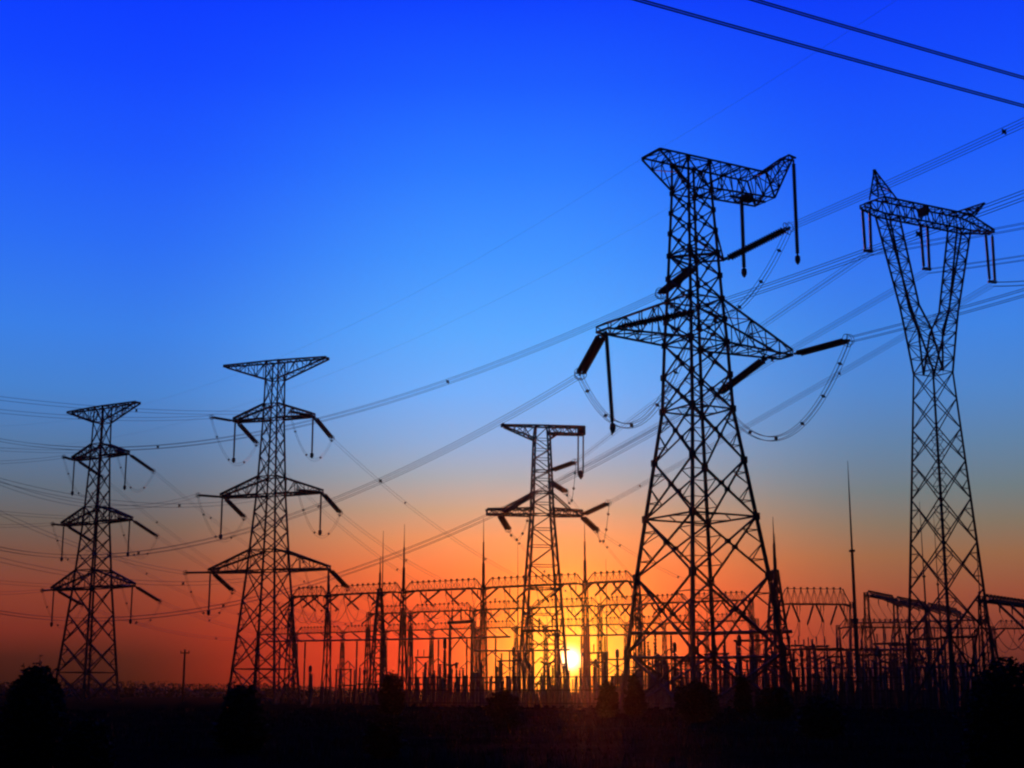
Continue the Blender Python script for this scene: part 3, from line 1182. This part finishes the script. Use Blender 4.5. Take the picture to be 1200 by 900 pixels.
def proto_transformer():
    root = thing('instrument_transformer', 'ribbed instrument transformer with a bulbous head tank in the switchyard', 'transformer', group='instrument transformers of the switchyard')
    kids = [MB().bar((0, 0, 0), (0, 0, 2.4), 0.5, 0.42).build('pedestal', CONCRETE, root),
            MB().lathe((0, 0, 2.4), (0, 0, 5.8), [(t, r * (1.25 - 0.45 * t)) for t, r in shed_profile(14, 0.34, 0.22)], 8).build('insulator', PORCELAIN, root),
            MB().lathe((0, 0, 5.8), (0, 0, 6.9), [(0, 0.24), (0.1, 0.3), (0.7, 0.31), (0.9, 0.22), (1, 0.06)], 10).build('head_tank', STEEL, root)]
    KIDS[root.name] = kids
    return root


def proto_breaker():
    root = thing('circuit_breaker', 'T-shaped circuit breaker, two ribbed chambers on one tall column', 'breaker', group='circuit breakers of the switchyard')
    kids = [MB().bar((0, 0, 0), (0, 0, 3.0), 0.6, 0.5).build('pedestal', STEEL, root),
            MB().lathe((0, 0, 3.0), (0, 0, 7.6), shed_profile(18, 0.24, 0.14), 8).build('insulator', PORCELAIN, root),
            MB().lathe((-1.9, 0, 8.2), (-0.25, 0, 7.75), shed_profile(8, 0.24, 0.16), 8).build('breaker_chamber', PORCELAIN, root),
            MB().lathe((0.25, 0, 7.75), (1.9, 0, 8.2), shed_profile(8, 0.24, 0.16), 8).build('breaker_chamber', PORCELAIN, root),
            MB().box((0, 0, 7.7), 0.55, 0.5, 0.5).build('gear_box', STEEL, root)]
    KIDS[root.name] = kids
    return root


def proto_switch():
    root = thing('disconnector', 'disconnector switch, blade raised over two insulators on a steel frame', 'switch', group='disconnector switches of the switchyard')
    fm = MB()
    for x in (-1.5, 1.5):
        fm.bar((x, 0, 0), (x, 0, 3.0), 0.28)
    fm.bar((-1.9, 0, 3.0), (1.9, 0, 3.0), 0.26)
    kids = [fm.build('support_frame', STEEL, root)]
    for x in (-1.5, 1.5):
        kids.append(MB().lathe((x, 0, 3.1), (x, 0, 5.6), shed_profile(10, 0.2, 0.11), 7).build('insulator', PORCELAIN, root))
    kids.append(MB().bar((-1.5, 0, 5.7), (0.1, 0, 6.9), 0.12).bar((0.1, 0, 6.9), (1.5, 0, 5.8), 0.12).build('blade', ALUMINIUM, root))
    KIDS[root.name] = kids
    return root


protos = {'post': proto_post(), 'ct': proto_transformer(), 'cb': proto_breaker(), 'ds': proto_switch()}
used = set()


def place(kind, px, Y, s=1.0, sz=1.0, rz=0.0):
    src = protos[kind]
    o = src if kind not in used else copy_tree(src)
    used.add(kind)
    P = at(px, 800, Y)
    o.location = (P.x, Y, 0)
    o.scale = (s, s, s * sz)
    o.rotation_euler = (0, 0, rz)


def proto_portal():
    root = thing('support_portal', 'plain two-legged portal frame carrying pin insulators in the switchyard', 'portal frame', group='low portal frames of the switchyard')
    kids = [MB().bar((x, 0, 0), (x, 0, 7.0), 0.30, 0.24).build('leg', CONCRETE, root) for x in (-2.2, 2.2)]
    kids.append(MB().bar((-2.6, 0, 7.05), (2.6, 0, 7.05), 0.26).bar((-2.2, 0, 4.6), (2.2, 0, 6.9), 0.1).bar((2.2, 0, 4.6), (-2.2, 0, 6.9), 0.1).build('beam', STEEL, root))
    for x in (-1.8, 0, 1.8):
        kids.append(MB().lathe((x, 0, 7.2), (x, 0, 8.3), shed_profile(6, 0.15, 0.08), 6).build('insulator', PORCELAIN, root))
    KIDS[root.name] = kids
    return root


protos['portal'] = proto_portal()
rnd = random.Random(11)
px = 352.0
while px < 1135:
    if px < 475:
        px += rnd.uniform(9, 18)
        Y = rnd.uniform(225, 280)
    elif px < 735:
        px += rnd.uniform(3.2, 6.4)
        Y = rnd.uniform(190, 235)
    else:
        px += rnd.uniform(3.2, 6.4)
        Y = rnd.uniform(165, 215)
    place('post', px, Y, rnd.uniform(0.8, 1.25), rnd.uniform(0.72, 1.15), UA)
for k in range(46):
    place('post', rnd.uniform(735, 1140), rnd.uniform(190, 270), rnd.uniform(0.8, 1.1), rnd.uniform(1.3, 2.3), UA)
for px in (365, 426, 500, 521, 529, 533, 583, 602, 622, 698, 703, 708, 724, 746, 771, 764, 779, 792, 856, 868, 884, 899, 940, 954, 966, 978, 1033, 1048, 1066, 1096, 1122):
    place('ct', px + rnd.uniform(-2, 2), rnd.uniform(185, 250), rnd.uniform(0.7, 0.95), rnd.uniform(0.9, 1.5), rnd.uniform(-0.5, 0.5))
for px in (527, 640, 698, 770, 800, 845, 875, 893, 905, 925, 960, 985, 1045, 1075, 1130):
    place('cb', px + rnd.uniform(-2, 2), rnd.uniform(195, 250), rnd.uniform(0.65, 0.85), rnd.uniform(1.0, 1.2), UA + rnd.uniform(-0.2, 0.2))
for px in (404, 430, 488, 513, 548, 577, 632, 696, 720, 758, 786, 815, 860, 912, 945, 1020, 1060, 1100):
    place('ds', px + rnd.uniform(-3, 3), rnd.uniform(200, 265), rnd.uniform(0.85, 1.15), 1.0, UA + rnd.uniform(-0.1, 0.1))


for px in (398, 492, 540, 596, 630, 700, 726, 752, 772, 790, 806, 822, 838, 850, 866, 880, 896, 912, 928, 944, 958, 972, 986, 1002, 1016, 1030, 1044, 1058, 1070, 1084, 1098, 1112, 1126, 1140):
    place('portal', px + rnd.uniform(-5, 5), rnd.uniform(185, 280), rnd.uniform(0.8, 1.15), rnd.uniform(0.75, 1.45), UA + rnd.uniform(-0.5, 0.5))


# low yard fence in front of the equipment
def fence(label, px0, Y0, px1, Y1, h):
    A, B = at(px0, 800, Y0), at(px1, 800, Y1)
    A.z = B.z = 0
    D = B - A
    root = thing('yard_fence', label, 'fence', A, math.atan2(D.y, D.x), 'yard fences')
    Ln = D.length
    mb = MB()
    for z in (0.5, h * 0.55, h - 0.12):
        mb.bar((0, 0, z), (Ln, 0, z), 0.12)
    n = int(Ln / 0.55)
    for k in range(n):
        x = (k + 0.5) * Ln / n
        mb.bar((x, -0.02, 0.12), (x, -0.02, h * 0.8), 0.035)
    mb.build('rails', STEEL, root)
    m = int(Ln / 1.25)
    rr = random.Random(m)
    for k in range(m + 1):
        hh = h + rr.choice((0.0, 0.0, 0.1, 0.35, 0.7)) * rr.random()
        MB().bar((k * Ln / m + rr.uniform(-0.2, 0.2), 0.28, 0), (k * Ln / m, 0.28, hh), rr.uniform(0.28, 0.44)).build('fence_post', CONCRETE, root)


fence('fence of stout close-set posts at the foot of the switchyard, left of the big pylon', 470, 200, 760, 182, 3.9)
fence('fence of stout close-set posts at the foot of the switchyard, right of the big pylon', 764, 181, 1180, 172, 3.7)


# wooden pole far on the left
def utility_pole():
    Y = 300.0
    b = at(215, 800, Y)
    root = thing('utility_pole', 'lone wooden pole with a short crossbar between the two left pylons', 'pole', (b.x, Y, 0), R(15))
    H = z_at(761, Y)
    MB().lathe((0, 0, 0), (0, 0, H), [(0, 0.26), (1, 0.17)], 8).build('pole_shaft', WOOD, root)
    MB().bar((-0.9, 0.2, H - 0.7), (0.9, 0.2, H - 0.7), 0.2).build('crossbar', WOOD, root)
    for x in (-0.8, 0.8):
        MB().lathe((x, 0.2, H - 0.6), (x, 0.2, H - 0.2), [(0, 0.05), (0.4, 0.12), (1, 0.06)], 6).build('insulator', PORCELAIN, root)


utility_pole()


# ------------------------------------------------------------------ the lines
def off(px, py, Y):
    return at(px, py, Y)


# from the big pylon out to the left, to the next tower beyond the frame
eA = {k: frA.w(v) for k, v in endA.items()}
span('long bundle sagging left from the big pylon, crossing the second pylon near its upper arm', eA['uf'], off(-170, 455, 262), via=(390, 489), n=60)
span('long bundle sagging left from the big pylon, crossing the second pylon near its middle arm', eA['lf'], off(-170, 560, 262), via=(410, 580), n=60)
span('long bundle sagging left from the big pylon, crossing the second pylon near its lowest arm', eA['rf'], off(-170, 655, 262), via=(440, 660), n=60)


def through(S, px, py, Y, stretch):
    """a point beyond the frame on the straight run from S past a seen place"""
    P = at(px, py, Y)
    return S + (P - S) * stretch


# from the big pylon to the right and overhead
span('wire bundle climbing to the right edge from the rod-tip string of the big pylon', eA['un'], through(eA['un'], 1200, 131, 96, 3.2), sag=0.9)
span('wire bundle running to the right edge from the lower right string of the big pylon', eA['rn'], through(eA['rn'], 1200, 330, 100, 3.0), sag=0.9)
span('wire bundle climbing to the right edge from the lower left string of the big pylon', eA['ln'], through(eA['ln'], 1200, 213, 86, 2.6), sag=0.9)

# forked pylon: to the small pylon and out to the right
eC = {k: frC.w(v) for k, v in endC.items()}
eD = {k: frD.w(v) for k, v in endD.items()}
span('wire bundle from the left string of the forked pylon down to the small pylon', eD['l'], eC['un'], via=(880, 391))
span('wire bundle from the middle string of the forked pylon down to the small pylon', eD['c'], eC['ln'], via=(900, 425))
span('wire bundle from the right string of the forked pylon down to the small pylon', eD['r'], eC['rn'], via=(871, 502))
for k, px_, py_, Y_, lb in (('l', 1200, 259, 128, 'wire bundle leaving the left string of the forked pylon for the right edge'),
                            ('c', 1200, 297, 137, 'wire bundle leaving the middle string of the forked pylon for the right edge'),
                            ('r', 1200, 327, 150, 'wire bundle leaving the right string of the forked pylon for the right edge')):
    span(lb, eD[k], through(eD[k], px_, py_, Y_, 4.0), sag=0.6)

# small pylon to the gantries behind it
for k, i, lb in (('uf', 9, 'slack wires from the upper string of the small pylon down to the gantry'),
                 ('rf', 12, 'slack wires from the right string of the small pylon down to the gantry'),
                 ('lf', 6, 'slack wires from the left string of the small pylon down to the gantry')):
    T = fg2.w((s2[-1] - s2[0]) * V((0.35 + 0.06 * i - 0.1, 0, 0)) + V((0, -0.8, z_at(706, 290.0))))
    span(lb, eC[k], T, sag=1.2, wires=2, n=20, every=14, first=6)

# double-circuit pylons: right-hand spans down to the gantries
eB = {k: frB.w(v) for k, v in endB.items()}
eE = {k: frE.w(v) for k, v in endE.items()}
names = {'1l': 'upper left', '1r': 'upper right', '2l': 'middle left', '2r': 'middle right',
         '3l': 'lowest left', '3r': 'lowest right'}
L2 = s2[-1] - s2[0]
for j, k in enumerate(('1r', '2r', '3r', '1l', '2l', '3l')):
    T = fg2.w(V((L2 * (0.62 - 0.1 * j), -0.8, z_at(706, 290.0))))
    span('wires falling to the switchyard from the %s arm tip of the taller left pylon' % names[k], eB[k + 'f'], T, sag=4.0, wires=2, sp=0.25, n=30, every=28, first=20)
L3 = s3[-1] - s3[0]
for j, k in enumerate(('1r', '2r', '3r', '1l', '2l', '3l')):
    T = fg3.w(V((L3 * (0.36 - 0.045 * j), -0.8, z_at(727, 330.0))))
    span('wires falling to the switchyard from the %s arm tip of the leftmost pylon' % names[k], eE[k + 'f'], T, sag=4.0, wires=2, sp=0.25, n=30, every=34, first=20)
# and out of the frame on the left
for k, via, e in (('1l', (90, 489), (-200, 452, 172)), ('1r', (90, 476), (-200, 436, 172)), ('2l', (90, 590), (-200, 452, 150)), ('2r', (90, 582), (-200, 490, 150)),
                  ('3l', (89, 638), (-200, 490, 140)), ('3r', (80, 672), (-200, 590, 150))):
    span('wires crossing the left edge from the %s arm tip of the taller left pylon' % names[k], eB[k + 'n'], off(*e), via=via, wires=2, sp=0.25, n=40, every=45)
for k, e in (('1l', (-200, 528, 215)), ('1r', (-200, 500, 215)), ('2l', (-200, 590, 215)), ('2r', (-200, 566, 215)), ('3l', (-200, 672, 215)), ('3r', (-200, 650, 215))):
    span('wires crossing the left edge from the %s arm tip of the leftmost pylon' % names[k], eE[k + 'n'], off(*e), sag=1.5, wires=2, sp=0.25, n=24, every=40)

# near line high in the upper right corner
for lb, p, q in (('thick dark wire pair highest in the upper right corner', (700, -62, 78), (1330, 122, 100)),
                 ('thick dark wire pair just beneath the topmost one in the upper right corner', (640, -38, 78), (1330, 153, 100))):
    S, E = off(*p), off(*q)
    E = S + (E - S) * 1.6
    S2 = E + (S - E) * 1.4
    span(lb, S2, E, sag=0.5, wires=2, sp=0.08, r=0.058, every=0, group='overhead wires in the upper right corner')


# thin earth wires on the tower tops
def earth(label, S, E, via=None, sag=1.0):
    S, E = V(S), V(E)
    sg = solve_sag(S, E, via) if via else sag
    MBs = MB().tube([p - S for p in catenary(S, E, sg, 40)], 0.007, 4).build('earth_wire', ALUMINIUM)
    MBs.location = S
    tag(MBs, label, 'power line', 'thin earth wires between the tower tops')


zA = z_at(190, 130.0)
w1, w2 = frA.w((-4.6, 1.45, zA)), frA.w((-4.6, -1.45, zA))
earth('hair-thin wire falling left from the top beam tip of the big pylon', w1, off(-170, 470, 262), via=(640, 256))
earth('hair-thin wire rising right from the top beam tip of the big pylon', w2, w2 + (at(1040, 0, 84) - w2) * 1.8, sag=0.4)
w3 = frA.w((5.0, 1.45, zA))
earth('hair-thin wire falling left from the middle of the big pylon top beam', w3, off(-170, 500, 270), via=(640, 322))


# ------------------------------------------------------------------ bushes and grass
def bush(name, label, px, top, Y, width_px, leaf=0.09, count=5000, lobes=7, squat=1.0, peak=0.0, seed=0, base_z=0.0, group='dark bushes in the field'):
    r = random.Random(seed)
    b = at(px, 800, Y)
    H = z_at(top, Y)
    Wd = width_px * scale_at(Y, 1.5)
    root = thing(name, label, 'bush', (b.x, Y, 0), r.uniform(0, 6.28), group)
    blobs = []
    for k in range(lobes):
        ang_ = r.uniform(0, 6.28)
        rad = Wd * 0.5 * r.uniform(0.25, 0.62)
        spread = Wd * 0.5 - rad * 0.75
        zz = H * (0.15 + 0.45 * r.random())
        if peak:
            spread *= max(0.05, 1 - peak * zz / H)
        blobs.append((V((math.cos(ang_) * spread * math.sqrt(r.random()), math.sin(ang_) * spread * math.sqrt(r.random()), zz)), rad, min(rad, (H - zz)) * squat))
    rt = Wd * 0.30 * (1 - 0.5 * peak)
    blobs.append((V((0, 0, H * 0.55)), rt * 1.2, H * 0.45))
    blobs.append((V((0, 0, H * 0.28)), Wd * 0.48, H * 0.30))
    blobs.append((V((0, 0, H * 0.46)), Wd * (0.46 - 0.16 * peak), H * 0.5))
    wsum = [bb[1] ** 2 for bb in blobs]
    wsum[-1] *= 2.5
    mb = MB()
    for _ in range(count):
        c, ra, rh = r.choices(blobs, wsum)[0]
        while True:
            d = V((r.uniform(-1, 1), r.uniform(-1, 1), r.uniform(-1, 1)))
            if 0.01 < d.length < 1:
                break
        d = d.normalized() * (r.random() ** 0.28)
        if r.random() < 0.04:
            d *= r.uniform(1.0, 1.07)
        p = c + V((d.x * ra, d.y * ra, d.z * rh))
        if p.z < 0.03:
            continue
        n = V((r.gauss(0, 1), r.gauss(0, 1), r.gauss(0, 1))).normalized()
        a, bb = basis(n)
        sz = leaf * r.uniform(0.6, 1.3)
        i = len(mb.v)
        mb.v += [p - a * sz, p - bb * sz * 0.45, p + a * sz, p + bb * sz * 0.45]
        mb.f.append((i, i + 1, i + 2, i + 3))
    for _ in range(34):
        c, ra, rh = r.choices(blobs, wsum)[0]
        d = V((r.gauss(0, 1), r.gauss(0, 1), abs(r.gauss(0.4, 1)))).normalized()
        p0 = c + V((d.x * ra, d.y * ra, d.z * rh)) * 0.9
        if p0.z < 0.2:
            continue
        g = (d + V((r.gauss(0, 0.3), r.gauss(0, 0.3), 0.5))).normalized() * (H * r.uniform(0.05, 0.15))
        mb.bar(p0, p0 + g, leaf * 0.16)
        for k in range(9):
            p = p0 + g * r.random() + V((r.gauss(0, 1), r.gauss(0, 1), r.gauss(0, 1))) * leaf * 0.6
            a, bb = basis(V((r.gauss(0, 1), r.gauss(0, 1), r.gauss(0, 1))).normalized())
            sz = leaf * r.uniform(0.5, 1.0)
            i = len(mb.v)
            mb.v += [p - a * sz, p - bb * sz * 0.45, p + a * sz, p + bb * sz * 0.45]
            mb.f.append((i, i + 1, i + 2, i + 3))
    mb.build('foliage', LEAF, root)
    st = MB()
    for k in range(6):
        ang_ = 6.28 * k / 6 + r.uniform(-0.4, 0.4)
        q = V((math.cos(ang_) * Wd * 0.25, math.sin(ang_) * Wd * 0.25, H * r.uniform(0.5, 0.8)))
        st.tube([V((0, 0, 0)), q * 0.5 + V((0, 0, H * 0.1)), q], [0.04 * H / 2, 0.028 * H / 2, 0.01], 5)
    st.build('stem', WOOD, root)
    return root


bush('bush', 'large round bush at the left edge in front of the leftmost pylon', 42, 774, 26.0, 84, 0.05, 22000, 9, seed=1)
bush('bush', 'largest round bush at the right edge under the forked pylon', 1178, 767, 22.0, 112, 0.045, 26000, 10, seed=2)
bush('bush', 'pointed bush in front of the foot of the second pylon from the left', 284, 800, 46.0, 74, 0.11, 6000, 8, peak=0.8, seed=3)
bush('bush', 'small upright bush in front of the needle masts left of the sun', 459, 787, 100.0, 30, 0.16, 3500, 6, seed=4)
bush('bush', 'bush in front of the middle of the big pylon base', 816, 797, 92.0, 54, 0.16, 5000, 8, seed=5)
bush('bush', 'spiky bush just left of the big pylon base', 744, 789, 105.0, 28, 0.15, 3000, 6, peak=0.9, seed=6)
bush('bush', 'low bush at the right leg of the big pylon', 905, 803, 100.0, 48, 0.15, 3500, 7, seed=7)
bush('bush', 'low broad bush at the lower left beside the large round one', 104, 838, 24.0, 76, 0.05, 9000, 7, seed=21)
bush('bush', 'low spreading bush in the dark field left of the middle', 450, 836, 42.0, 50, 0.09, 3000, 6, squat=0.8, seed=8)
bush('bush', 'low bush in the dark field under the sun', 590, 808, 75.0, 44, 0.12, 2500, 6, seed=9)
bush('bush', 'low bush in the dark field in front of the forked pylon', 960, 815, 60.0, 60, 0.1, 3000, 6, seed=10)
bush('bush', 'ragged low bush beside the spiky one left of the big pylon', 712, 796, 110.0, 30, 0.15, 2200, 6, peak=0.6, seed=12)
bush('bush', 'thin bush between the big pylon base and the gantry bay', 870, 789, 125.0, 22, 0.16, 2200, 5, peak=0.7, seed=13)


def grass():
    r = random.Random(5)
    mb = MB()
    for _ in range(26000):
        Y = 14 + 150 * r.random() ** 1.8
        X = r.uniform(-0.42, 0.42) * Y
        h = r.uniform(0.08, 0.3) * (1 + 0.6 * math.sin(X * 0.35 + Y * 0.21))
        w = 0.012 * max(1.0, Y / 25)
        t = r.uniform(0, 3.14)
        dx, dy = math.cos(t) * w, math.sin(t) * w
        lx, ly = r.uniform(-0.3, 0.3) * h, r.uniform(-0.3, 0.3) * h
        i = len(mb.v)
        mb.v += [V((X - dx, Y - dy, 0)), V((X + dx, Y + dy, 0)), V((X + lx, Y + ly, max(0.05, h)))]
        mb.f.append((i, i + 1, i + 2))
    o = mb.build('grass', GRASS)
    tag(o, 'dry dark grass over the foreground field', 'grass', kind='stuff')


grass()


def treeline():
    r = random.Random(9)
    mb = MB()
    for _ in range(42000):
        X = r.uniform(-420, 420)
        Y = r.uniform(620, 720)
        clump = 0.5 + 0.3 * math.sin(X * 0.11 + 1) + 0.3 * math.sin(X * 0.043) * math.sin(X * 0.29 + 2) + (0.35 if math.sin(X * 0.37) * math.sin(X * 0.071 + 1) > 0.6 else 0)
        hmax = 1.5 + 3.6 / (1 + math.exp((X + 75) / 22.0)) + 1.3 * clump + r.uniform(0, 0.5)
        p = V((X, Y, hmax * r.random()))
        n = V((r.gauss(0, 1), r.gauss(0, 1), r.gauss(0, 1))).normalized()
        a, b = basis(n)
        s = r.uniform(0.2, 0.5) if p.z > hmax * 0.6 else r.uniform(0.6, 1.1)
        i = len(mb.v)
        mb.v += [p - a * s, p - b * s, p + a * s, p + b * s]
        mb.f.append((i, i + 1, i + 2, i + 3))
    o = mb.build('distant_treeline', LEAF)
    tag(o, 'low far line of scrub along the horizon', 'scrub', kind='stuff')


treeline()
